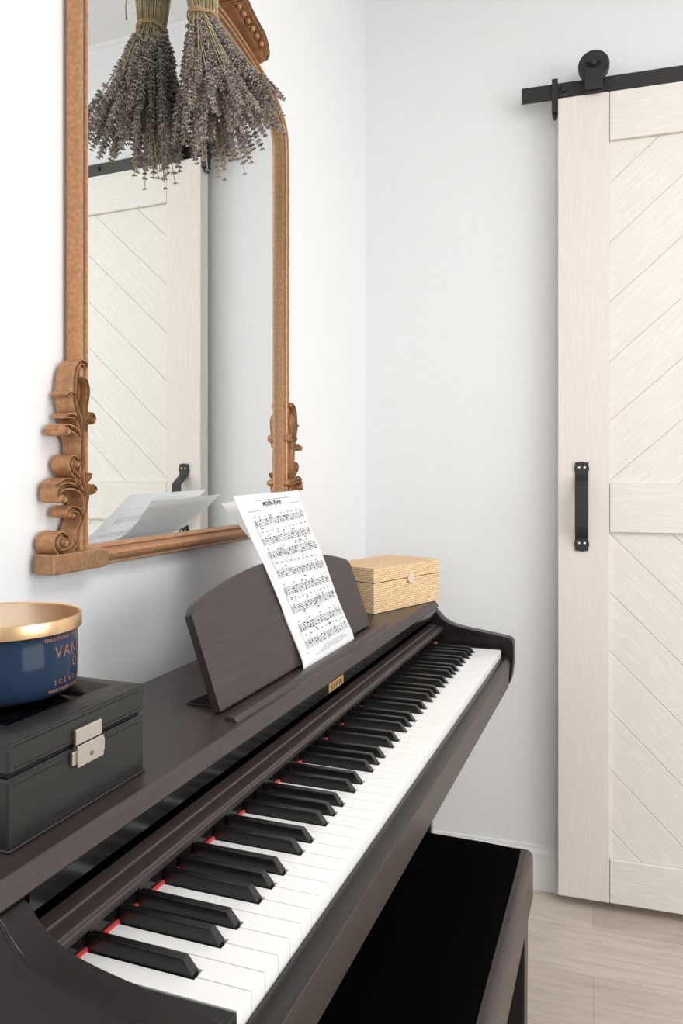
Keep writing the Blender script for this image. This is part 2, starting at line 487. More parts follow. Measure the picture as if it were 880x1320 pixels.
# ------------------------------------------------------------------ sliding barn door
def zc(z): return CH + z
DB, DT = zc(-1.1003), zc(0.9738)
GF, GR = -0.070, -0.028                  # front and rear face (from the wall)
s0, s1 = 0.541, 1.44
p0_, p1_ = 0.6672, 1.314
door = MB()
door.box(s0 + .01, s1 - .01, GR - 0.016, GR, DB + .01, DT - .01)
door.box(p0_ - .01, p1_ + .01, GF + 0.0125, GR - 0.016, DB + .02, DT - .02)
dback = door.build('door_1', M['pine_h'])
dback['kind'] = 'structure'
backobj(dback)
def dpart(name, mb, m, parent=dback, **k):
    o = mb.build(name, m, None, **k)
    o.parent = parent
    return o
for a, b_ in ((s0, p0_), (p1_, s1)):
    m = MB(); m.box(a, b_, GF, GR, DB, DT); dpart('stile', m, M['pine_v'], bevel=0.0015)
rails = ((DB, zc(-0.990)), (zc(-0.1526), zc(-0.0297)), (zc(0.8497), DT))
for a, b_ in rails:
    m = MB(); m.box(p0_ + 0.0012, p1_ - 0.0012, GF + 0.0008, GR, a, b_); dpart('rail', m, M['pine_h'], bevel=0.0015)
# diagonal boards clipped to the panel
def clip(poly, a, b, c):
    out = []
    for i in range(len(poly)):
        p, q = poly[i], poly[(i + 1) % len(poly)]
        dp, dq = a * p[0] + b * p[1] - c, a * q[0] + b * q[1] - c
        if dp <= 0: out.append(p)
        if (dp < 0 < dq) or (dq < 0 < dp):
            t = dp / (dp - dq); out.append((p[0] + (q[0] - p[0]) * t, p[1] + (q[1] - p[1]) * t))
    return out
def boards(z0, z1, zs, slope, mm):
    for i in range(len(zs) - 1):
        za, zb = zs[i], zs[i + 1]
        g = 0.0007
        rect = [(p0_, z0), (p1_, z0), (p1_, z1), (p0_, z1)]
        # between lines z = za + slope*(x-p0) and z = zb + slope*(x-p0)
        poly = clip(rect, slope, -1, slope * p0_ - za - g)
        if len(poly) > 2: poly = clip(poly, -slope, 1, -slope * p0_ + zb - g)
        if len(poly) < 3: continue
        m = MB(); m.prism([(x, z) for x, z in poly], GF + 0.010, GR - 0.012)
        dpart('plank', m, mm, bevel=0.0016, seg=2)
zl = [zc(-0.0297 + 0.008 + 0.1527 * k - 0.1527 * 5) for k in range(0, 12)]
boards(rails[1][1], rails[2][0], zl, 0.895, M['pine_up'])
zl = [zc(-0.155 - 0.1515 * k + 0.1515 * 5) for k in range(11, -1, -1)]
boards(rails[0][1], rails[1][0], zl, -1.01, M['pine_down'])
# pull handle
hs, hz0, hz1 = 0.600, zc(-0.2037), zc(0.0281)
HW = 0.0185
hp = []
prof = [(hz1 - 0.002, 0.0), (hz1 - 0.034, 0.0), (hz1 - 0.062, -0.036), (hz1 - 0.075, -0.040), (hz0 + 0.075, -0.040), (hz0 + 0.062, -0.036), (hz0 + 0.034, 0.0), (hz0 + 0.002, 0.0)]
pr = catmull([(a, b_, 0) for a, b_ in prof], 5)
m = MB()
vs, fs = [], []
for i, p in enumerate(pr):
    hw = 0.0165
    for (sx, off) in ((-hw, 0), (hw, 0), (hw, -0.0045), (-hw, -0.0045)):
        vs.append((hs + sx, GF - 0.0005 + p[1] + off, p[0]))
n_ = len(pr)
for i in range(n_ - 1):
    for k in range(4):
        k2 = (k + 1) % 4
        fs.append((4 * i + k, 4 * i + k2, 4 * i + 4 + k2, 4 * i + 4 + k))
fs += [(0, 1, 2, 3), (4 * n_ - 4, 4 * n_ - 3, 4 * n_ - 2, 4 * n_ - 1)]
m.add(vs, fs)
for zz in (hz1 - HW, hz0 + HW):
    m.lathe([(HW, 0), (HW, -0.0045), (HW - .001, -0.0055), (0.0001, -0.0055)], (hs, GF, zz), 28, 'y')
handle = dpart('door_handle', m, M['iron'], bevel=0.0008)
m = MB()
for zz in (hz1 - HW, hz0 + HW):
    for dx in (-0.0068, 0.0068):
        m.lathe([(0.0032, 0), (0.0032, -0.001), (0.0015, -0.002), (0.0001, -0.002)], (hs + dx, GF - 0.0055, zz + 0.003), 10, 'y')
sw = m.build('screw', M['steel']); sw.parent = handle
# hanger strap and wheel
def hanger(sx):
    m = MB(); m.box(sx - 0.0215, sx + 0.0215, -0.086, -0.081, DT - 0.16, zc(1.060))
    st = m
    # strap runs up the front, wheel behind it on the track
    o = dpart('hanger_strap', st, M['iron'], bevel=0.0012)
    m = MB()
    m.lathe([(0.0001, 0), (0.036, 0), (0.0385, -0.002), (0.0385, -0.005), (0.033, -0.007), (0.033, -0.015), (0.0385, -0.017), (0.0385, -0.020), (0.036, -0.022), (0.0001, -0.022)], (sx, -0.0585, zc(1.0415)), 48, 'y')
    wh = m.build('wheel', M['iron'], smooth=True, angle=30); wh.parent = o
    m = MB(); m.lathe([(0.009, 0), (0.009, -0.004), (0.006, -0.005), (0.0001, -0.005)], (sx, -0.086, zc(1.046)), 6, 'y')
    bo = m.build('bolt', M['iron']); bo.parent = o
# the strap is on top of the door face only above the door: short strap bolted to the top edge
for sx in (0.6295, 1.352):
    m = MB(); m.box(sx - 0.0215, sx + 0.0215, -0.0865, -0.0815, DT + 0.0005, zc(1.050))
    m.box(sx - 0.0215, sx + 0.0215, -0.0865, -0.035, DT + 0.0005, DT + 0.005)
    m.lathe([(0.0215, 0), (0.0215, -0.005)], (sx, -0.0815, zc(1.050)), 24, 'y')
    o = dpart('hanger_strap', m, M['iron'], bevel=0.001)
    m = MB()
    m.lathe([(0.0001, 0), (0.036, 0), (0.0385, -0.002), (0.0385, -0.005), (0.033, -0.007), (0.033, -0.014), (0.0385, -0.016), (0.0385, -0.019), (0.036, -0.0205), (0.0001, -0.0205)], (sx, -0.0605, zc(1.0425)), 48, 'y')
    wh = m.build('wheel', M['iron'], smooth=True, angle=30); wh.parent = o
    m = MB(); m.lathe([(0.0065, 0), (0.0065, -0.0025), (0.0045, -0.004), (0.0001, -0.004)], (sx, -0.0865, zc(1.046)), 24, 'y')
    bo = m.build('bolt', M['iron'], smooth=True, angle=30); bo.parent = o
# track
tr = empty('sliding_door_track', C0, 'long flat black iron rail bolted to the wall above the sliding door', 'track')
tr.rotation_euler = (0, 0, BACKROT)
def tpart(name, mb, m, parent=tr, **k):
    o = mb.build(name, m, None, **k); o.parent = parent; return o
TZ0, TZ1 = zc(0.9805), zc(1.0215)
m = MB(); m.box(0.4466, 2.35, -0.0530, -0.0470, TZ0 + .0, TZ1); rail_o = tpart('rail', m, M['iron'], bevel=0.0008)
for sx in (0.5535, 0.95, 1.40, 1.85, 2.25):
    m = MB(); m.lathe([(0.0085, 0), (0.0085, -0.004), (0.006, -0.006), (0.003, -0.006), (0.003, -0.003), (0.0001, -0.003)], (sx, -0.053, zc(1.0045)), 20, 'y')
    tpart('bolt', m, M['iron'], smooth=True, angle=30)
    m = MB(); m.lathe([(0.011, 0), (0.011, -0.047)], (sx, 0, zc(1.001)), 20, 'y')
    tpart('spacer', m, M['iron'], smooth=True, angle=30)
for sx in (0.5325, 2.33):
    m = MB()
    m.box(sx - 0.0075, sx + 0.0075, -0.066, -0.036, zc(0.942), zc(1.029))
    m.lathe([(0.0065, 0), (0.0065, -0.016), (0.0001, -0.016)], (sx, -0.040, zc(0.936)), 14, 'y')
    tpart('end_stop', m, M['iron'], bevel=0.0012)

# ------------------------------------------------------------------ digital piano
def kz(z): return KZ + z
Y0, W_ = 0.501, 0.0235
YL, YR = 0.461, 1.751                    # inner faces of the cheeks
YLo, YRo = 0.431, 1.781
piano = empty('digital_piano', (-0.45, 1.112, 0), 'dark rosewood upright digital piano with its keyboard open below the mirror', 'piano')
def pp(name, mb, m, parent=piano, **k):
    return mb.build(name, m, parent, **k)
# case
m = MB(); m.prism([(-0.645, kz(0.0935)), (-0.430, kz(0.0935)), (-0.4185, kz(0.0785)), (-0.4225, kz(0.0745)), (-0.645, kz(0.0745))], YLo, YRo)
pp('top_panel', m, M['rosewood_satin'], bevel=0.0012)
m = MB(); m.prism([(-0.445, kz(0.0745)), (-0.4190, kz(0.0775)), (-0.4192, kz(0.0615)), (-0.445, kz(0.0605))], YL, YR)
lip = pp('front_lip', m, M['gloss_black'])
m = MB()
m.prism([(-0.4315, kz(0.0432)), (-0.4300, kz(0.0440)), (-0.4185, kz(0.0415)), (-0.4175, kz(0.0400)), (-0.4175, kz(0.036)), (-0.4315, kz(0.036))], YL, YR)
m.prism([(-0.430, kz(0.0375)), (-0.4166, kz(0.0390)), (-0.4050, kz(0.0372)), (-0.4043, kz(0.0352)), (-0.4028, kz(0.0350)), (-0.4015, kz(0.0335)), (-0.4015, kz(0.0300)), (-0.4060, kz(0.0290)), (-0.4060, kz(0.0235)), (-0.430, kz(0.0235))], YL, YR)
pp('fallboard', m, M['rosewood_satin'], bevel=0.0006)
m = MB(); m.box(-0.448, -0.4182, YL, YR, kz(-0.02), kz(0.0237)); pp('key_backboard', m, M['gloss_black'])
m = MB(); m.box(-0.4182, -0.4148, YL + .004, YR - .004, kz(-0.010), kz(0.0022)); pp('red_felt_strip', m, M['felt'], bevel=0.0006)
cheek = [(-0.640, 0.0745), (-0.4225, 0.0745), (-0.416, 0.069), (-0.409, 0.0605), (-0.397, 0.0505), (-0.379, 0.0425), (-0.3525, 0.0366), (-0.304, 0.0295), (-0.262, 0.0230), (-0.250, 0.0195), (-0.2445, 0.0125), (-0.2430, 0.002), (-0.2430, -0.028), (-0.2470, -0.064), (-0.2520, -0.080), (-0.262, -0.092), (-0.640, -0.092)]
top = catmull([(a, b_, 0) for a, b_ in cheek[2:15]], 4)
poly = [cheek[0], cheek[1]] + [(p[0], p[1]) for p in top] + cheek[15:]
poly = [(a, kz(b_)) for a, b_ in poly]
for ya, yb in ((YLo, YL), (YR, YRo)):
    m = MB(); m.prism(poly, ya, yb); pp('side_cheek', m, M['rosewood'], bevel=0.003, seg=3)
for ya, yb in ((YL, Y0 - 0.0004), (Y0 + 52 * W_ + 0.0004, YR)):
    m = MB(); m.box(-0.4175, -0.2668, ya, yb, kz(-0.020), kz(-0.0006)); blk = pp('end_block', m, M['black'], bevel=0.001)
    if ya == YL:
        m = MB(); m.box(-0.2860, -0.2760, ya + 0.006, ya + 0.0135, kz(-0.0008), kz(0.0)); m.build('label_plate', M['gold_plate'], blk)
        m = MB(); m.lathe([(0.005, 0), (0.005, 0.003), (0.004, 0.0045), (0.0001, 0.0045)], (-0.302, ya + 0.010, kz(-0.0008)), 18); m.build('volume_knob', M['gloss_black'], blk, smooth=True)
# key slip and keybed
m = MB(); m.prism([(-0.2655, kz(-0.0165)), (-0.2625, kz(-0.0150)), (-0.2570, kz(-0.0165)), (-0.2520, kz(-0.0225)), (-0.2500, kz(-0.0310)), (-0.2530, kz(-0.0316)), (-0.2655, kz(-0.0316))], YL, YR)
pp('key_slip', m, M['rosewood'], smooth=True, angle=45)  # same wood as the front rail, its shading put into the darker base
m = MB(); m.prism([(-0.2800, kz(-0.0318)), (-0.2506, kz(-0.0318)), (-0.2498, kz(-0.0330)), (-0.2535, kz(-0.0865)), (-0.2580, kz(-0.0900)), (-0.2800, kz(-0.0900))], YL, YR)
pp('front_rail', m, M['rosewood_satin'], bevel=0.001)
m = MB(); m.box(-0.638, -0.2795, YL, YR, kz(-0.088), kz(-0.0225)); pp('keybed', m, M['rosewood'])
m = MB(); m.box(-0.6445, -0.630, YLo + 0.03, YRo - 0.03, 0.10, kz(0.0745)); pp('back_panel', m, M['rosewood'])
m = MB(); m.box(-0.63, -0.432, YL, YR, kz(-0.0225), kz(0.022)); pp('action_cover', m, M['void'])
for ya in (YLo, YRo - 0.022):
    m = MB(); m.box(-0.640, -0.4335, ya, ya + 0.022, 0.03, kz(-0.092)); m.box(-0.645, -0.30, ya - 0.004, ya + 0.026, 0.0, 0.03)
    pp('side_panel', m, M['rosewood'], bevel=0.002)
m = MB(); m.box(-0.60, -0.575, YL, YR, 0.12, 0.40); pp('lower_panel', m, M['rosewood'], bevel=0.002)
# keys
def bk(name_idx):
    """centre of a black key (m from the low end)"""
    o, k = name_idx
    offs = {'C': (1, -2.0), 'D': (2, 2.0), 'F': (4, -3.0), 'G': (5, 0.0), 'A': (6, 3.0)}
    if o == 0: return (23.5 + 3.0) / 1000
    a, d_ = offs[k]
    return ((2 + 7 * (o - 1) + a) * 23.5 + d_) / 1000
blacks = [bk((0, 'A'))] + [bk((o, k)) for o in range(1, 8) for k in 'CDFGA']
XF, XBK, XK = -0.267, -0.4172, -0.3150
for i in range(52):
    ya, yb = i * W_ + 0.00045, (i + 1) * W_ - 0.00045
    la, lb = ya, yb
    for c_ in blacks:
        if abs(c_ - i * W_) < 0.012 and c_ + 0.0064 > ya: la = max(la, c_ + 0.0066)
        if abs(c_ - (i + 1) * W_) < 0.012 and c_ - 0.0064 < yb: lb = min(lb, c_ - 0.0066)
    pts = [(XF, ya), (XF, yb), (XK, yb)]
    if lb < yb: pts.append((XK, lb))
    pts.append((XBK, lb)); pts.append((XBK, la))
    if la > ya: pts.append((XK, la))
    pts.append((XK, ya))
    m = MB(); m.prism([(x, Y0 + y) for x, y in pts], kz(-0.0185), kz(0.0), ax='z')
    pp('white_key', m, M['white_key'], bevel=0.0007, seg=2)
for c_ in blacks:
    y = Y0 + c_
    m = MB()
    b0, b1, t0, t1 = 0.0052, 0.0052, 0.0040, 0.0040
    h = 0.0120
    xs = [(-0.3172, 0.0052, kz(-0.010)), (-0.4170, 0.0052, kz(-0.010))]
    v_ = [(-0.3172, y - b0, kz(-0.01)), (-0.3172, y + b0, kz(-0.01)), (-0.4170, y + b0, kz(-0.01)), (-0.4170, y - b0, kz(-0.01)),
          (-0.3178, y - b0, kz(0.001)), (-0.3178, y + b0, kz(0.001)), (-0.4170, y + b0, kz(0.001)), (-0.4170, y - b0, kz(0.001)),
          (-0.3265, y - t0, kz(h)), (-0.3265, y + t0, kz(h)), (-0.4170, y + t0, kz(h + .0003)), (-0.4170, y - t0, kz(h + .0003))]
    f_ = [(0, 1, 2, 3), (0, 4, 5, 1), (1, 5, 6, 2), (2, 6, 7, 3), (3, 7, 4, 0), (4, 8, 9, 5), (5, 9, 10, 6), (6, 10, 11, 7), (7, 11, 8, 4), (8, 11, 10, 9)]
    m.add(v_, f_)
    pp('black_key', m, M['black_key'], bevel=0.0011, seg=2)
# badge
m = MB(); m.box(-0.4192, -0.4181, 1.073, 1.133, kz(0.0635), kz(0.0765)); badge = pp('maker_badge', m, M['gold_plate'], lip)
vs, fs = text_shape('KAWAI', 0.0125, 'CENTER', 1.0, 0.0003)
m = MB(); m.add([(-0.4179, 1.103 + v[0] * 1.15, kz(0.0657) + v[1]) for v in vs], fs)
m.build('badge_lettering', M['ink'], None)
bl = bpy.data.objects['badge_lettering']; bl.parent = badge; bl.matrix_parent_inverse = world_of(badge).inverted()
# music stand
ZT = kz(0.0935)
def ZC(z): return CH + z
def st_pt(y, t, off=0.0):
    """point on the front face of the stand panel; t = 0 bottom .. 1 top"""
    zb = -0.2945; top = 0.1245 + 0.0335 * (1 - ((y - 1.133) / 0.292) ** 2) 
    z = zb + top * t
    x = -0.470 - (z - zb) * 0.352
    n = Vector((0.943, 0, 0.332))
    p = Vector((x, y, ZC(z))) + n * off
    return p
m = MB()
ys = [0.841 + (1.425 - 0.841) * i / 40 for i in range(41)]
vs, fs = [], []
NR = 4
for off in (0.0, -0.012):
    for j, y in enumerate(ys):
        e = min(y - ys[0], ys[-1] - y)
        for k in range(NR + 1):
            t = k / NR
            p = st_pt(y, t, off)
            if k == NR and e < 0.012:
                p = st_pt(y, t - 0.06 * (1 - e / 0.012) ** 2, off)
            vs.append(p)
ny = len(ys); st = NR + 1
for s_ in (0, 1):
    b_ = s_ * ny * st
    for j in range(ny - 1):
        for k in range(NR):
            fs.append((b_ + j * st + k, b_ + (j + 1) * st + k, b_ + (j + 1) * st + k + 1, b_ + j * st + k + 1))
o2 = ny * st
for j in range(ny - 1):
    fs.append((j * st, (j + 1) * st, o2 + (j + 1) * st, o2 + j * st))
    fs.append((j * st + NR, (j + 1) * st + NR, o2 + (j + 1) * st + NR, o2 + j * st + NR))
for k in range(NR):
    fs.append((k, k + 1, o2 + k + 1, o2 + k)); q = (ny - 1) * st
    fs.append((q + k, q + k + 1, o2 + q + k + 1, o2 + q + k))
m.add(vs, fs)
stand = pp('music_stand', m, M['rosewood_satin'], bevel=0.0015, seg=2)
for y in (0.866, 1.386):
    m = MB(); m.prism([(-0.478, ZT + 0.0003), (-0.530, ZT + 0.0003), (-0.530, ZT + 0.004), (-0.496, ZT + 0.020), (-0.487, ZT + 0.012)], y, y + 0.012)
    m.box(-0.532, -0.474, y - 0.004, y + 0.018, ZT + 0.0002, ZT + 0.0022)
    m.build('hinge_bracket', M['iron'], stand, bevel=0.0006)
m = MB(); m.prism([(-0.4560, ZT - 0.001), (-0.4550, ZT + 0.0045), (-0.4515, ZT + 0.0060), (-0.4420, ZT + 0.0050), (-0.4365, ZT - 0.001)], 0.822, 1.440)
m.build('book_ledge', M['rosewood_satin'], stand, bevel=0.0012)

# ------------------------------------------------------------------ sheet music
def sheet(rows, name, label, thick=0.00035, nu=14, nv=44, fix=None):
    vv = [r[0] for r in rows]
    def at(u, v):
        v = max(0.0, min(1.0, v))
        for i in range(len(rows) - 1):
            if v <= rows[i + 1][0] + 1e-9: break
        t = (v - rows[i][0]) / (rows[i + 1][0] - rows[i][0])
        def g(k):
            def P(j):
                j = max(0, min(len(rows) - 1, j)); return Vector(rows[j][1]).lerp(Vector(rows[j][2]), u)
            dv = rows[i + 1][0] - rows[i][0]
            p1, p2 = P(i), P(i + 1)
            m1 = (P(i + 1) - P(i - 1)) / (rows[min(i + 1, len(rows) - 1)][0] - rows[max(i - 1, 0)][0]) * dv
            m2 = (P(i + 2) - P(i)) / (rows[min(i + 2, len(rows) - 1)][0] - rows[i][0]) * dv
            return (2 * t ** 3 - 3 * t * t + 1) * p1 + (t ** 3 - 2 * t * t + t) * m1 + (-2 * t ** 3 + 3 * t * t) * p2 + (t ** 3 - t * t) * m2
        p = g(0)
        return Vector((p.x, p.y, p.z + CH))
    def nrm(u, v):
        a = at(min(1, u + 0.01), v) - at(max(0, u - 0.01), v); b = at(u, min(1, v + 0.01)) - at(u, max(0, v - 0.01))
        n = a.cross(b).normalized()
        return n if n.x > 0 else -n
    def surf(u, v, off):
        return at(u, v) + nrm(u, v) * off
    m = MB(); vs, fs = [], []
    for j in range(nv + 1):
        for i in range(nu + 1):
            vs.append(surf(i / nu, j / nv, 0))
    a = nu + 1
    for j in range(nv):
        for i in range(nu):
            q = j * a + i; fs.append((q, q + 1, q + a + 1, q + a))
    m.add(vs, fs)
    o = m.build(name, M['paper'], None, smooth=True, angle=50, origin=at(0.5, 0))
    tag(o, label, 'sheet music')
    return o, surf
front_rows = [
    (0.00, (-0.4562, 1.0665, -0.2945), (-0.4562, 1.2910, -0.2940)),
    (0.06, (-0.4640, 1.0800, -0.2850), (-0.4640, 1.3040, -0.2850)),
    (0.183, (-0.4800, 1.0850, -0.2540), (-0.4800, 1.3070, -0.2550)),
    (0.317, (-0.4935, 1.0790, -0.2170), (-0.4940, 1.3010, -0.2170)),
    (0.576, (-0.5200, 1.0640, -0.1430), (-0.5195, 1.2980, -0.1470)),
    (0.732, (-0.5520, 1.0890, -0.1102), (-0.5590, 1.3380, -0.1018)),
    (1.00, (-0.6080, 1.1270, -0.0386), (-0.6060, 1.3860, -0.0350))]
rear_rows = [
    (0.00, (-0.4580, 1.0680, -0.2945), (-0.4580, 1.2890, -0.2943)),
    (0.06, (-0.4658, 1.0810, -0.2855), (-0.4658, 1.3020, -0.2855)),
    (0.183, (-0.4818, 1.0855, -0.2545), (-0.4818, 1.3060, -0.2555)),
    (0.317, (-0.4953, 1.0795, -0.2175), (-0.4958, 1.3000, -0.2175)),
    (0.576, (-0.5240, 1.0900, -0.1450), (-0.5230, 1.2970, -0.1480)),
    (0.732, (-0.5820, 1.1420, -0.1120), (-0.5820, 1.3560, -0.1050)),
    (1.00, (-0.6400, 1.1446, -0.0518), (-0.6340, 1.3950, -0.0440))]
rear, rs = sheet(rear_rows, 'music_sheet', 'blank backed white page curling away behind the printed page on the piano stand', thick=0.0003)
front, fsf = sheet(front_rows, 'music_sheet', 'printed white page of piano music leaning in front on the piano stand', thick=0.0006)
random.seed(7)
OFF = 0.00035
class Print:
    def __init__(s): s.m = MB()
    def quad(s, u0, v0, u1, v1, th, n=1, vert=False):
        for k in range(n):
            a, b_ = k / n, (k + 1) / n
            ua, va, ub, vb = u0 + (u1 - u0) * a, v0 + (v1 - v0) * a, u0 + (u1 - u0) * b_, v0 + (v1 - v0) * b_
            if vert: P = [(ua - th, va), (ua + th, va), (ub + th, vb), (ub - th, vb)]
            else: P = [(ua, va - th), (ub, vb - th), (ub, vb + th), (ua, va + th)]
            s.m.add([fsf(u, v, OFF) for u, v in P], [(0, 1, 2, 3)])
    def dot(s, u, v, ru, rv, n=8):
        s.m.add([fsf(u + ru * math.cos(2 * PI * k / n), v + rv * math.sin(2 * PI * k / n), OFF) for k in range(n)], [tuple(range(n))])
    def text(s, st_, u, v, size, align='CENTER', bold=0.0):
        vs, fs = text_shape(st_, 1.0, align, 1.0, bold)
        s.m.add([fsf(u + x[0] * size / 0.228, v + x[1] * size / 0.285, OFF) for x in vs], fs)
fine, ink = Print(), Print()
ink.text('MOON RIVER', 0.50, 0.920, 0.0112, bold=0.03)
def scribble(u0, u1, v, th=0.0016, step=0.014):
    u = u0
    while u < u1:
        wdt = random.uniform(0.5, 1.1) * step
        fine.quad(u, v, min(u + wdt, u1), v, th * random.uniform(0.7, 1.2))
        u += wdt + step * 0.35
scribble(0.28, 0.80, 0.958, 0.0022)
scribble(0.11, 0.36, 0.898); scribble(0.78, 0.98, 0.918)
trebles = [0.826, 0.634, 0.424, 0.219]; basses = [0.716, 0.520, 0.322, 0.124]
gap = 0.0088
for si in range(4):
    u0, u1 = 0.13, 0.955
    for cv in (trebles[si], basses[si]):
        for k in range(-2, 3):
            fine.quad(u0, cv + k * gap, u1, cv + k * gap, 0.0009, 8)
    ink.quad(u0, basses[si] - 2 * gap, u0, trebles[si] + 2 * gap, 0.0014, 6, True)
    nb = 4
    for b_ in range(nb + 1):
        ub = u0 + 0.045 + (u1 - u0 - 0.045) * b_ / nb if b_ else u0
        for cv in (trebles[si], basses[si]):
            fine.quad(ub, cv - 2 * gap, ub, cv + 2 * gap, 0.0012, 1, True)
    # clefs
    t = trebles[si]
    for k in range(10):
        a = k / 9 * 2 * PI * 1.3
        ink.dot(u0 + 0.021 + 0.009 * math.cos(a) * (1 - k / 16), t - 0.003 + 0.014 * math.sin(a) * (1 - k / 16), 0.0028, 0.0028, 6)
    ink.quad(u0 + 0.022, t - 2.9 * gap, u0 + 0.022, t + 2.9 * gap, 0.0018, 1, True)
    for k in range(8):
        a = -PI * 0.5 + k / 7 * PI
        ink.dot(u0 + 0.016 + 0.011 * math.cos(a), basses[si] + 0.003 + 0.012 * math.sin(a), 0.0028, 0.0028, 6)
    # notes
    for cv, up in ((t, 1), (basses[si], -1)):
        u = u0 + 0.065
        while u < u1 - 0.015:
            v = cv + random.randint(-4, 4) * gap / 2
            ink.dot(u, v, 0.0080, 0.0052)
            if random.random() < 0.35: ink.dot(u, v + 2 * gap, 0.0064, 0.0042)
            if random.random() < 0.85:
                d_ = 1 if random.random() < 0.6 else -1
                ink.quad(u + 0.0058 * d_, v, u + 0.0058 * d_, v + d_ * 3.2 * gap, 0.0013, 1, True)
                if random.random() < 0.3: ink.quad(u + 0.0058 * d_, v + d_ * 3.2 * gap, u + 0.03, v + d_ * 3.2 * gap + 0.002, 0.0022)
            u += random.choice((0.022, 0.030, 0.038, 0.055))
    # lyric words between the staves and chord marks above
    mid = (t + basses[si]) / 2 + 0.002
    u = u0 + 0.05
    while u < u1 - 0.04:
        wd = random.uniform(0.012, 0.035); fine.quad(u, mid, u + wd, mid, 0.0024); u += wd + random.uniform(0.03, 0.06)
    u = u0 + 0.02
    while u < u1 - 0.03:
        fine.quad(u, t + 4.2 * gap, u + 0.018, t + 4.2 * gap, 0.0030); u += random.uniform(0.15, 0.26)
for v, a, b_ in ((0.079, 0.42, 0.83), (0.069, 0.36, 0.88), (0.060, 0.30, 0.90), (0.051, 0.22, 0.76)):
    scribble(a, b_, v, 0.0013, 0.010)
scribble(0.09, 0.15, 0.083, 0.0015, 0.01)
fine.m.build('staff_lines', M['fine_ink'], front, fix=False)
ink.m.build('printed_notes', M['ink'], front, fix=False)

# ------------------------------------------------------------------ jewellery box and candle
JX0, JX1, JY0, JY1 = -0.645, -0.4535, 0.4759, 0.6555
JZ = ZT
jb = empty('jewellery_box', ((JX0 + JX1) / 2, (JY0 + JY1) / 2, JZ), 'black leather jewellery box with stitched seams and a silver clasp, on the piano', 'box')
m = MB(); m.box(JX0, JX1, JY0, JY1, JZ + 0.0004, JZ + 0.0575); body = m.build('body', M['leather'], jb, bevel=0.003, seg=3)
m = MB(); m.box(JX0 + .001, JX1 + .0015, JY0 - .0010, JY1 + .0010, JZ + 0.0004, JZ + 0.0028); m.build('piping', M['leather'], body, bevel=0.0012)
LZ0, LZ1 = JZ + 0.0605, JZ + 0.0905
m = MB(); m.box(JX0, JX1, JY0, JY1, LZ0, LZ1 - 0.010); lid = m.build('lid', M['leather'], jb, bevel=0.0025, seg=3)
m = MB(); m.box(JX0 + .004, JX1 - .004, JY0 + .004, JY1 - .004, LZ0 - 0.0035, LZ0 + .001); m.build('lid_seam', M['thread'], lid)
# padded rim round the window of the lid
m = MB(); bw = 0.040
def ring(z, d): return [(JX0 + d, JY0 + d, z), (JX1 - d, JY0 + d, z), (JX1 - d, JY1 - d, z), (JX0 + d, JY1 - d, z)]
levels = [(LZ1 - .012, 0.0002), (LZ1 - 0.006, 0.0002), (LZ1 - 0.0035, 0.001), (LZ1 - 0.0022, 0.004), (LZ1 - 0.0006, 0.011), (LZ1 - 0.0006, 0.020), (LZ1 - 0.003, 0.030), (LZ1 - 0.007, 0.038), (LZ1 - 0.012, 0.040)]
vs = []
for z, d_ in levels: vs += ring(z, d_)
fs = []
for i in range(len(levels) - 1):
    for k in range(4):
        fs.append((4 * i + k, 4 * i + (k + 1) % 4, 4 * i + 4 + (k + 1) % 4, 4 * i + 4 + k))
m.add(vs, fs); m.build('padded_rim', M['leather'], lid, smooth=True, angle=50)
m = MB(); m.box(JX0 + bw - .002, JX1 - bw + .002, JY0 + bw - .002, JY1 - bw + .002, LZ1 - 0.011, LZ1 - 0.0085); m.build('window_pane', M['dark_pane'], lid)
# stitching
def stitches(z, parent):
    m = MB(); y = JY0 + 0.006
    while y < JY1 - 0.008:
        m.box(JX1 - 0.0002, JX1 + 0.0004, y, y + 0.0024, z - 0.0004, z + 0.0004); y += 0.0036
    m.build('stitching', M['thread'], parent)
for z in (JZ + 0.0085, JZ + 0.0515): stitches(z, body)
for z in (LZ0 + 0.0045, LZ1 - 0.0085): stitches(z, lid)
for z in (JZ + 0.0575,):
    m = MB(); m.tube([(JX1 - 0.0012, JY0 + .002, z - 0.001), (JX1 - 0.0012, JY1 - .002, z - 0.001)], 0.0016, 8); m.build('edge_piping', M['leather'], body, smooth=True)
m = MB(); m.tube([(JX1 - 0.0008, JY0 + .001, LZ1 - 0.0045), (JX1 - 0.0008, JY1 - .001, LZ1 - 0.0045)], 0.0013, 8)
m.tube([(JX0 + 0.001, JY1 - .0008, LZ1 - 0.0045), (JX1 - 0.0008, JY1 - .0008, LZ1 - 0.0045)], 0.0013, 8); m.build('edge_piping', M['leather'], lid, smooth=True)
# clasp: catch on the lid, lock plate on the body
CY = 0.5680
m = MB(); m.box(JX1, JX1 + 0.0045, CY - 0.0185, CY + 0.0165, JZ + 0.0605, JZ + 0.0745)
m.build('clasp_catch', M['steel'], lid, bevel=0.0008)
m = MB()
m.box(JX1, JX1 + 0.0060, CY - 0.0180, CY + 0.0175, JZ + 0.0410, JZ + 0.0600)
m.box(JX1, JX1 + 0.0040, CY - 0.0225, CY + 0.0215, JZ + 0.0440, JZ + 0.0560)
lock = m.build('clasp_lock', M['steel'], body, bevel=0.0008)
m = MB(); m.lathe([(0.0023, 0), (0.0021, 0.0006), (0.0009, 0.0009), (0.0001, 0.0009)], (JX1 + 0.0060, CY, JZ + 0.0490), 18, 'x'); m.build('keyhole', M['dark_steel'], lock, smooth=True)

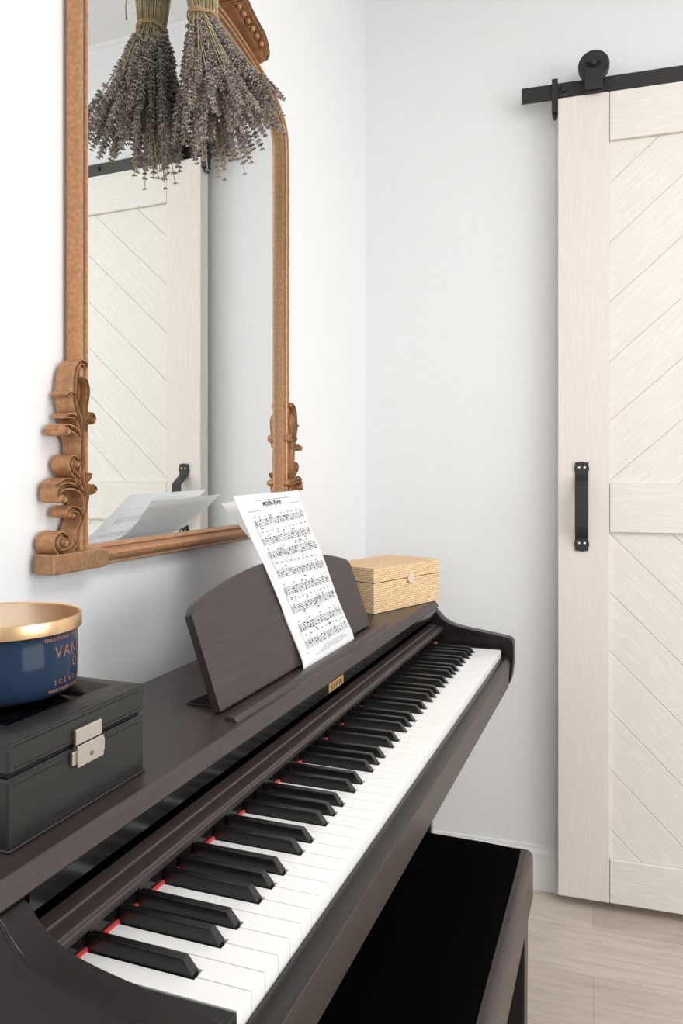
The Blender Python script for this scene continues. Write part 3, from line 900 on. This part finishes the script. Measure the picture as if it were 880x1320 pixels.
KC = (-0.5600, 0.5810)
CB = LZ1 - 0.0006
candle = empty('jar_candle', (KC[0], KC[1], CB), 'navy blue glass jar candle with a brushed gold lid, on the jewellery box', 'candle')
JR = 0.0675
m = MB(); m.lathe([(0.0001, 0.0), (0.055, 0.0), (0.062, 0.0015), (JR - .0015, 0.006), (JR, 0.012), (JR, 0.0600), (JR - 0.002, 0.062), (0.0001, 0.062)], (KC[0], KC[1], CB), 96)
jar = m.build('jar', M['navy'], candle, smooth=True, angle=60)
m = MB(); m.lathe([(0.0001, 0.0595), (0.0706, 0.0595), (0.0713, 0.0602), (0.0714, 0.0612), (0.0714, 0.0716), (0.0711, 0.0724), (0.0704, 0.0728), (0.0698, 0.0725), (0.0692, 0.0718), (0.0001, 0.0716)], (KC[0], KC[1], CB), 96)
m.build('lid', M['brass'], candle, smooth=True, angle=35)
# printing round the jar; angles measured from the direction of the lens
base_ang = math.atan2(-KC[1], -KC[0])
def jar_text(s_, size, start, z, space=1.0, bold=0.0, parent=jar, name='jar_lettering'):
    vs, fs = text_shape(s_, size, 'LEFT', space, bold)
    m = MB(); out = []
    for v in vs:
        a = base_ang + math.radians(start) + v[0] / JR
        out.append((KC[0] + (JR + 0.0003) * math.cos(a), KC[1] + (JR + 0.0003) * math.sin(a), CB + z + v[1]))
    m.add(out, fs)
    m.build(name, M['copper_ink'], parent, fix=False)
jar_text('TRADITIONAL CANDLE', 0.0042, 30, 0.0535, 1.25, 0.00015)
jar_text('VANILLA', 0.0150, 40, 0.0370, 1.25, 0.0001)
jar_text('OAK', 0.0130, 62, 0.0245, 1.3, 0.0001)
jar_text('SCENTED', 0.0062, 39, 0.0130, 1.9, 0.0001)
jar_text('HAND POURED CANDLE', 0.0038, 34, 0.0068, 1.0, 0.0001)

# ------------------------------------------------------------------ straw box
fl = Vector((-0.5011, 1.5434, 0)); fr = Vector((-0.4151, 1.7740, 0))
fd = (fr - fl).normalized(); bd = Vector((-fd.y, fd.x, 0)); BL = (fr - fl).length; BDp = 0.145
sb = empty('straw_box', (fl.x, fl.y, ZT), 'lidded box woven from golden straw, at the far end of the piano', 'box')
sb.rotation_euler = (0, 0, math.atan2(fd.y, fd.x))
def spart(name, mb, mm, parent=sb, **k):
    o = mb.build(name, mm, None, **k); o.parent = parent; return o
m = MB(); m.box(0.001, BL - 0.001, 0.001, BDp - .001, 0.0004, 0.0640); spart('body', m, M['straw'], bevel=0.002)
m = MB(); m.box(0, BL, 0, BDp, 0.0655, 0.0965); sl = spart('lid', m, M['straw'], bevel=0.002)
m = MB(); m.box(0.003, BL - .003, 0.003, BDp - .003, 0.0638, 0.0657); spart('lid_seam', m, M['thread'], sl)
m = MB(); m.lathe([(0.0001, 0), (0.0105, 0), (0.0110, -0.001), (0.0110, -0.003), (0.0100, -0.004), (0.0001, -0.0042)], (0.128, 0, 0.0640), 28, 'y'); btn = spart('round_clasp', m, M['wood_button'], sl, smooth=True, angle=40)

# ------------------------------------------------------------------ bench
bn = empty('piano_bench', (-0.307, 0.997, 0), 'low piano bench with a black velvet seat, pushed under the keyboard', 'bench')
bn.rotation_euler = (0, 0, math.radians(0.6))
def bpart(name, mb, mm, parent=bn, **k):
    o = mb.build(name, mm, None, **k); o.parent = parent; return o
BZ = CH - 0.622
X0b, X1b, Y0b, Y1b = -0.17, 0.1585, -0.42, 0.342
m = MB()
m.box(X0b, X1b, Y0b, Y1b, BZ - 0.100, BZ - 0.012)
bpart('seat_box', m, M['rosewood_satin'], bevel=0.012, seg=4)
# domed velvet cushion
m = MB(); vs, fs = [], []
nx, nyb = 16, 30
cx0, cx1, cy0, cy1 = X0b + 0.012, X1b - 0.016, Y0b + 0.010, Y1b - 0.008
for j in range(nyb + 1):
    for i in range(nx + 1):
        u, v = i / nx, j / nyb
        d_ = min(u, 1 - u, 1) * (cx1 - cx0); e = min(v, 1 - v) * (cy1 - cy0)
        h = 0.014 * (1 - math.exp(-d_ / 0.012)) * (1 - math.exp(-e / 0.012)) + 0.012 * (math.sin(PI * u) ** 0.6 * min(1, math.sin(PI * v) * 2.2))
        vs.append((cx0 + (cx1 - cx0) * u, cy0 + (cy1 - cy0) * v, BZ - 0.014 + h))
a = nx + 1
for j in range(nyb):
    for i in range(nx):
        fs.append((j * a + i, j * a + i + 1, (j + 1) * a + i + 1, (j + 1) * a + i))
m.add(vs, fs); m.box(cx0, cx1, cy0, cy1, BZ - 0.018, BZ - 0.0138)
bpart('seat_cushion', m, M['velvet'], smooth=True, angle=60)
for x in (X0b + 0.006, X1b - 0.056):
    for y in (Y0b + 0.012, Y1b - 0.060):
        m = MB(); t_ = 0.048
        v_ = [(x, y, BZ - .1), (x + t_, y, BZ - .1), (x + t_, y + t_, BZ - .1), (x, y + t_, BZ - .1),
              (x + .002, y + .002, 0), (x + t_ - .002, y + .002, 0), (x + t_ - .002, y + t_ - .002, 0), (x + .002, y + t_ - .002, 0)]
        m.add(v_, [(0, 1, 2, 3), (4, 7, 6, 5), (0, 4, 5, 1), (1, 5, 6, 2), (2, 6, 7, 3), (3, 7, 4, 0)])
        bpart('leg', m, M['rosewood'], bevel=0.003)

# ------------------------------------------------------------------ gilt mirror
MX = -0.692
mir = empty('wall_mirror', (-0.705, 1.196, ZC(-0.131)), 'tall arched wall mirror in a carved antique gold frame above the piano', 'mirror')
YC = 1.196
halfR = [(1.540, -0.118), (1.540, 0.10), (1.540, 0.30), (1.540, 0.50), (1.540, 0.640), (1.5395, 0.690), (1.535, 0.722), (1.522, 0.750), (1.490, 0.7790), (1.449, 0.799), (1.402, 0.8135), (1.33, 0.830), (1.26, 0.841), (1.196, 0.8445)]
half = catmull([(a, b_, 0) for a, b_ in halfR[4:]], 6)
outl = [Vector((a, b_, 0)) for a, b_ in halfR[:4]] + half
left_ = [Vector((2 * YC - p.x, p.y, 0)) for p in reversed(outl[:-1])]
path = outl + left_                       # right bottom -> top -> left bottom
path = path[::-1]                         # left bottom up, over, right bottom
path = [Vector((p.x, p.y)) for p in path]
prof = [(0.000, -0.7125), (0.000, -0.6945), (0.0015, -0.6920), (0.0085, -0.6915), (0.0095, -0.6945), (0.0120, -0.6955), (0.0135, -0.6925), (0.0160, -0.6905), (0.0185, -0.6925), (0.0195, -0.6960), (0.0215, -0.6975), (0.0230, -0.6960), (0.0250, -0.6965), (0.0262, -0.7000), (0.0265, -0.7080), (0.0265, -0.7125)]
def normals(path):
    out = []
    for i, p in enumerate(path):
        t = (path[min(i + 1, len(path) - 1)] - path[max(i - 1, 0)]).normalized()
        out.append(Vector((t.y, -t.x)))      # to the right of travel = inwards
    return out
nn = normals(path)
m = MB(); vs, fs = [], []
k_ = len(prof)
for p, n in zip(path, nn):
    for d_, x in prof:
        q = p + n * d_
        vs.append((x, q.x, ZC(q.y)))
for i in range(len(path) - 1):
    for k in range(k_):
        k2 = (k + 1) % k_
        fs.append((i * k_ + k, i * k_ + k2, (i + 1) * k_ + k2, (i + 1) * k_ + k))
fs += [tuple(range(k_)), tuple(range((len(path) - 1) * k_, len(path) * k_))]
m.add(vs, fs)
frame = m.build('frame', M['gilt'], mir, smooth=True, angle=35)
# plate glass
inner = [p + n * 0.022 for p, n in zip(path, nn)]
poly = [(p.x, ZC(p.y)) for p in inner]
m = MB(); m.prism(poly, -0.7105, -0.7080, ax='x')
m.build('mirror_glass', M['mirror'], mir)
outp = [p + n * 0.010 for p, n in zip(path, nn)]
m = MB(); m.prism([(p.x, ZC(p.y)) for p in outp], WX + 0.0005, -0.7106, ax='x'); m.build('backing_board', M['black'], mir)
# bottom rail: half-round moulding with fillets
bp = [(-0.131, -0.7125), (-0.131, -0.700), (-0.1285, -0.6955), (-0.1255, -0.6965), (-0.1235, -0.6925), (-0.1195, -0.6880), (-0.1150, -0.6872), (-0.1110, -0.6895), (-0.1085, -0.6940), (-0.1065, -0.6950), (-0.1045, -0.6930), (-0.1025, -0.6950), (-0.1005, -0.7020), (-0.1005, -0.7125)]
m = MB(); m.prism([(x, ZC(z)) for z, x in bp], 0.860, 1.532)
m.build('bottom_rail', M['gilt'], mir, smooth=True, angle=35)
# end blocks of the base, inner end rounded
def block(sgn):
    def yy(y): return y if sgn < 0 else 2 * YC - y
    pts = [(0.790, -0.1305), (0.890, -0.1305)] + [(0.890 + 0.013 * math.cos(a), -0.1175 + 0.013 * math.sin(a)) for a in [(-PI / 2 + PI * k / 8) for k in range(1, 8)]] + [(0.890, -0.1045), (0.790, -0.1045)]
    m = MB(); m.prism([(yy(y), ZC(z)) for y, z in pts], -0.7120, -0.6805, ax='x')
    m.build('corner_block', M['gilt'], mir, bevel=0.0022, seg=3)
block(-1); block(1)
# carved scrolls
def stroke(m, pts, w0, w1, wt, xb, xf, sgn=-1, n=6):
    """a carved scroll arm: path in (y,z); half width w0 at the start, w1 in the middle, wt at the tip"""
    P = catmull([(a, b_, 0) for a, b_ in pts], n)
    N = len(P); cross = [(-1, 0), (-1, 0.62), (-0.82, 0.90), (-0.55, 0.90), (-0.30, 0.76), (0, 1.0), (0.30, 0.76), (0.55, 0.90), (0.82, 0.90), (1, 0.62), (1, 0)]
    vs, fs = [], []
    c_ = len(cross)
    for i, p in enumerate(P):
        t = i / (N - 1)
        w_ = w0 + (w1 - w0) * min(1, t * 2) if t < 0.5 else w1 + (wt - w1) * (t - 0.5) * 2
        tg = (P[min(i + 1, N - 1)] - P[max(i - 1, 0)]).normalized(); nn_ = Vector((tg.y, -tg.x, 0))
        lift = 0.0025 * math.sin(PI * t)
        for a, h in cross:
            q = p + nn_ * (a * w_)
            y = q.x if sgn < 0 else 2 * YC - q.x
            vs.append((xb + (xf + lift - xb) * h, y, ZC(q.y)))
    for i in range(N - 1):
        for k in range(c_ - 1):
            fs.append((i * c_ + k, i * c_ + k + 1, (i + 1) * c_ + k + 1, (i + 1) * c_ + k))
        fs.append((i * c_ + c_ - 1, i * c_, (i + 1) * c_, (i + 1) * c_ + c_ - 1))
    fs += [tuple(range(c_)), tuple(range((N - 1) * c_, N * c_))]
    m.add(vs, fs)
def disc(m, y, z, r, xb, xf, sgn):
    yy = y if sgn < 0 else 2 * YC - y
    m.lathe([(0.0001, xb), (r, xb), (r, xf - 0.003), (r * 0.75, xf), (r * 0.45, xf - 0.001), (r * 0.3, xf + .001), (0.0001, xf + 0.0015)], (0, yy, ZC(z)), 20, 'x')
SC = dict(
    stem=[(0.8332, -0.0969), (0.8431, -0.0792), (0.8512, -0.0637), (0.8572, -0.0469), (0.8548, -0.0239), (0.8486, -0.0062), (0.8509, 0.0145), (0.8501, 0.0383), (0.8486, 0.0548), (0.8439, 0.07), (0.8393, 0.081), (0.8341, 0.0969), (0.8347, 0.1123), (0.8373, 0.132), (0.8454, 0.1448), (0.857, 0.148), (0.8596, 0.141)],
    inner=[(0.8486, 0.0548), (0.8533, 0.082), (0.858, 0.1085), (0.8548, 0.1217), (0.8501, 0.1263)],
    A=[(0.839, 0.0953), (0.8347, 0.1021), (0.8271, 0.1034), (0.8241, 0.1001)],
    A2=[(0.8423, 0.0658), (0.8347, 0.0735), (0.8241, 0.0738)],
    B=[(0.8501, 0.0383), (0.8423, 0.0514), (0.8286, 0.0579), (0.8182, 0.0583), (0.8123, 0.053)],
    C=[(0.8486, -0.0103), (0.8332, 0.0004), (0.8271, 0.0112), (0.8332, 0.0188), (0.8408, 0.0154), (0.8393, 0.0072)],
    D=[(0.8572, -0.0344), (0.8486, -0.0238), (0.8332, -0.018), (0.816, -0.0178), (0.8065, -0.0239), (0.8084, -0.0369)],
    D2=[(0.8501, -0.0259), (0.8377, -0.0143), (0.8197, -0.0111), (0.8022, -0.0168)],
    E=[(0.8512, -0.0632), (0.8454, -0.0516), (0.8316, -0.0479), (0.8235, -0.0515), (0.8256, -0.0577)],
    F=[(0.8431, -0.0792), (0.8393, -0.0913), (0.8286, -0.1005), (0.8123, -0.104), (0.8008, -0.096), (0.8008, -0.0851), (0.8109, -0.0799), (0.8197, -0.0846), (0.8182, -0.0925), (0.8094, -0.0928)],
    G1=[(0.8548, 0.0541), (0.8564, 0.0677), (0.866, 0.0788), (0.8717, 0.0728), (0.8676, 0.0663)],
    G2=[(0.8572, -0.0427), (0.8596, -0.0261), (0.8692, -0.0186), (0.8741, -0.0243), (0.8676, -0.0284)],
    G3=[(0.8572, -0.013), (0.8612, -0.0073), (0.866, -0.0011)])
WD = dict(stem=(.005, .0062, .0035), inner=(.003, .0035, .002), A=(.004, .004, .0035), A2=(.003, .004, .003), B=(.0045, .0055, .005), C=(.0045, .006, .0035), D=(.005, .006, .0042), D2=(.003, .0045, .003), E=(.004, .0045, .003), F=(.005, .0062, .0022), G1=(.003, .0035, .0025), G2=(.003, .0035, .0025), G3=(.003, .002, .0008))
for sgn in (-1, 1):
    m = MB()
    for k, pts in SC.items():
        a, b_, c_ = WD[k]
        stroke(m, pts, a, b_, c_, -0.7120, -0.6835 if k not in ('inner', 'G1', 'G2', 'G3') else -0.6810, sgn)
    for (y, z, r) in ((0.8155, 0.0535, 0.0062), (0.8100, -0.0340, 0.0058), (0.8690, 0.0700, 0.0045), (0.8700, -0.0250, 0.0042), (0.8125, -0.0900, 0.0060), (0.8350, 0.0110, 0.0050), (0.8262, -0.0560, 0.0040)):
        disc(m, y, z, r, -0.712, -0.6800, sgn)
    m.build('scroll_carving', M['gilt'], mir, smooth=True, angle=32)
# crest along the arch
m = MB()
def arch_z(y):
    t = abs(y - YC)
    pts = [(0.0, 0.8445), (0.064, 0.841), (0.134, 0.830), (0.206, 0.8135), (0.253, 0.799), (0.294, 0.779)]
    for i in range(len(pts) - 1):
        if t <= pts[i + 1][0]:
            q = (t - pts[i][0]) / (pts[i + 1][0] - pts[i][0]); return pts[i][1] + (pts[i + 1][1] - pts[i][1]) * q
    return pts[-1][1]
for sgn in (-1, 1):
    top_ = [(1.196, 0.930), (1.160, 0.925), (1.120, 0.905), (1.085, 0.893), (1.050, 0.878), (1.010, 0.866), (0.996, 0.852), (0.989, 0.836), (0.998, 0.824), (1.010, 0.828), (1.008, 0.840)]
    stroke(m, top_, .010, .0075, .004, -0.712, -0.6760, sgn, 6)
    stroke(m, [(1.196, 0.880), (1.150, 0.885), (1.100, 0.868), (1.050, 0.853), (1.015, 0.838), (0.990, 0.822)], .016, .0100, .004, -0.712, -0.6860, sgn, 6)
    stroke(m, [(1.190, 0.865), (1.168, 0.895), (1.140, 0.900), (1.130, 0.885), (1.140, 0.876)], .005, .006, .003, -0.712, -0.6740, sgn)
    stroke(m, [(1.130, 0.860), (1.105, 0.878), (1.080, 0.876), (1.076, 0.864)], .004, .005, .003, -0.712, -0.6760, sgn)
    stroke(m, [(1.070, 0.850), (1.050, 0.864), (1.030, 0.860), (1.028, 0.850)], .004, .0045, .003, -0.712, -0.6780, sgn)
    for i in range(9):
        y = 1.165 - i * 0.0185
        z = arch_z(y) + 0.030 - i * 0.0009
        yy = y if sgn < 0 else 2 * YC - y
        m.ball((-0.680, yy, ZC(z)), (0.0055, 0.0055, 0.0055), 10, 6)
    for (y, z) in ((1.048, 0.888), (1.030, 0.880), (1.104, 0.909)):
        yy = y if sgn < 0 else 2 * YC - y
        m.ball((-0.690, yy, ZC(z)), (0.010, 0.0065, 0.0060), 12, 8)
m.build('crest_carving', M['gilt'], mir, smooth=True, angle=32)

# ------------------------------------------------------------------ dried lavender
random.seed(11)
T = Vector((-0.6585, 1.1186, ZC(0.7476)))
lav = empty('lavender_bunch', T, 'bunch of dried grey purple lavender hanging upside down before the mirror', 'dried flowers')
def bud(m, c, d, L, r):
    d = d.normalized(); a = d.cross(Vector((0.31, 0.52, 0.79)))
    a.normalize(); b_ = d.cross(a)
    tip = c + d * L; mid = c + d * L * 0.45
    vs = [c] + [mid + (a * math.cos(q) + b_ * math.sin(q)) * r for q in (0, 2 * PI / 4, PI, 3 * PI / 2)] + [tip]
    m.add(vs, [(0, 1, 2), (0, 2, 3), (0, 3, 4), (0, 4, 1), (5, 2, 1), (5, 3, 2), (5, 4, 3), (5, 1, 4)])
def sprig(ms, mf, kind):
    a = random.uniform(0, 2 * PI); rr = 0.026 * math.sqrt(random.random())
    t0 = T + Vector((rr * math.cos(a) * 0.8, rr * math.sin(a), random.uniform(-.004, .004)))
    ox, oy = math.cos(a) * rr / 0.026, math.sin(a) * rr / 0.026
    if kind == 'wisp':
        dx = random.uniform(-0.10, 0.15); dy = random.uniform(0.12, 0.40); L = random.uniform(0.225, 0.262)
    else:
        dx = 0.26 + ox * 0.42 + random.uniform(-0.14, 0.14)
        dy = 0.125 + oy * 0.37 + random.uniform(-0.14, 0.14)
        L = random.uniform(0.060, 0.150) if random.random() < 0.50 else random.uniform(0.150, 0.238)
    d = Vector((dx, dy, -1)).normalized()
    tip = t0 + d * L * (1 - 0.14 * min(1.0, math.hypot(dx - .1, dy)))
    if tip.x < -0.700: tip.x = -0.700 + random.uniform(0, .01)
    if tip.z > T.z - 0.03: tip.z = T.z - 0.03
    ctrl = t0 + Vector((0, 0, -L * 0.40)) + Vector((dx, dy, 0)) * L * 0.34
    up = t0 + Vector((-0.006 + ox * 0.010, -0.004 + oy * 0.012, random.uniform(0.085, 0.125)))
    def Q(t): return t0 * (1 - t) ** 2 + ctrl * 2 * t * (1 - t) + tip * t * t
    pts = [up, t0 + (up - t0) * 0.5 + Vector((ox, oy, 0)) * 0.001] + [Q(k / 6) for k in range(7)]
    ms.tube(pts, 0.00075, 4, cap=False)
    spike = random.uniform(0.060, 0.105) if kind != 'wisp' else random.uniform(0.02, 0.05)
    step = 0.0078
    nW = int(spike / step)
    for j in range(nW):
        s_ = j * step
        t = 1 - s_ / max(L, 0.07)
        if t < 0.05: break
        if kind == 'wisp' and j % 2: continue
        if j > nW - 3 and random.random() < 0.4: continue
        c = Q(t); tg = (Q(min(1, t + 0.02)) - Q(t - 0.02)).normalized()
        aa = tg.cross(Vector((0.2, 0.9, 0.3))).normalized(); bb = tg.cross(aa)
        taper = min(1.0, 0.62 + j * 0.14) * random.uniform(0.85, 1.1)
        nb = 8 if kind != 'wisp' else 5
        ph = random.uniform(0, PI)
        for q in range(nb):
            an = ph + 2 * PI * q / nb
            out = aa * math.cos(an) + bb * math.sin(an)
            bud(mf, c + out * 0.0012 + tg * random.uniform(-.001, .001), out * random.uniform(0.55, 0.95) + tg * random.uniform(0.45, 1.0), random.uniform(0.0070, 0.0095) * taper, random.uniform(0.0017, 0.0024) * taper)
        if j == 0: bud(mf, c, tg, 0.005, 0.0015)
def two(ms, mf, name, kind=None):
    """one mesh, two materials"""
    n0 = len(ms.f)
    ms.add(mf.v, mf.f)
    o = ms.build(name, M['stem'], lav, fix=False)
    o.data.materials.append(M['lavender'])
    for i, p in enumerate(o.data.polygons):
        if i >= n0: p.material_index = 1
    if kind: o['kind'] = kind
    return o
for i in range(100):
    a, b_ = MB(), MB()
    sprig(a, b_, 'wisp' if i % 12 == 5 else 'full'); two(a, b_, 'flower_sprig')
a, b_ = MB(), MB()
for i in range(150): sprig(a, b_, 'full')
two(a, b_, 'flower_sprigs_inner', 'stuff')
# twine
m = MB()
for k, dz in enumerate((0.0, 0.0022, -0.002)):
    ring_ = [(T.x + 0.0245 * math.cos(q), T.y + 0.0295 * math.sin(q), T.z + dz + 0.0012 * math.sin(3 * q + k)) for q in [2 * PI * j / 28 for j in range(29)]]
    m.tube(ring_, 0.0012, 6)
loop = catmull([(T.x - 0.005, T.y - 0.027, T.z), (T.x - 0.012, T.y - 0.018, T.z + 0.09), (-0.690, 1.150, ZC(0.915)), (-0.704, 1.165, ZC(0.950)), (-0.700, 1.172, ZC(0.950)), (-0.676, 1.160, ZC(0.915)), (T.x, T.y + 0.022, T.z + 0.10), (T.x + 0.003, T.y + 0.027, T.z + 0.01)], 6)
m.tube(loop, 0.0010, 6)
m.tube(catmull([(-0.672, 1.150, ZC(0.880)), (-0.640, 1.120, ZC(0.850)), (-0.621, 1.101, ZC(0.800)), (-0.620, 1.100, ZC(0.764))], 6), 0.0011, 6)
m.ball((-0.620, 1.100, ZC(0.765)), 0.0022, 8, 6)
m.build('twine_tie', M['twine'], lav, smooth=True)
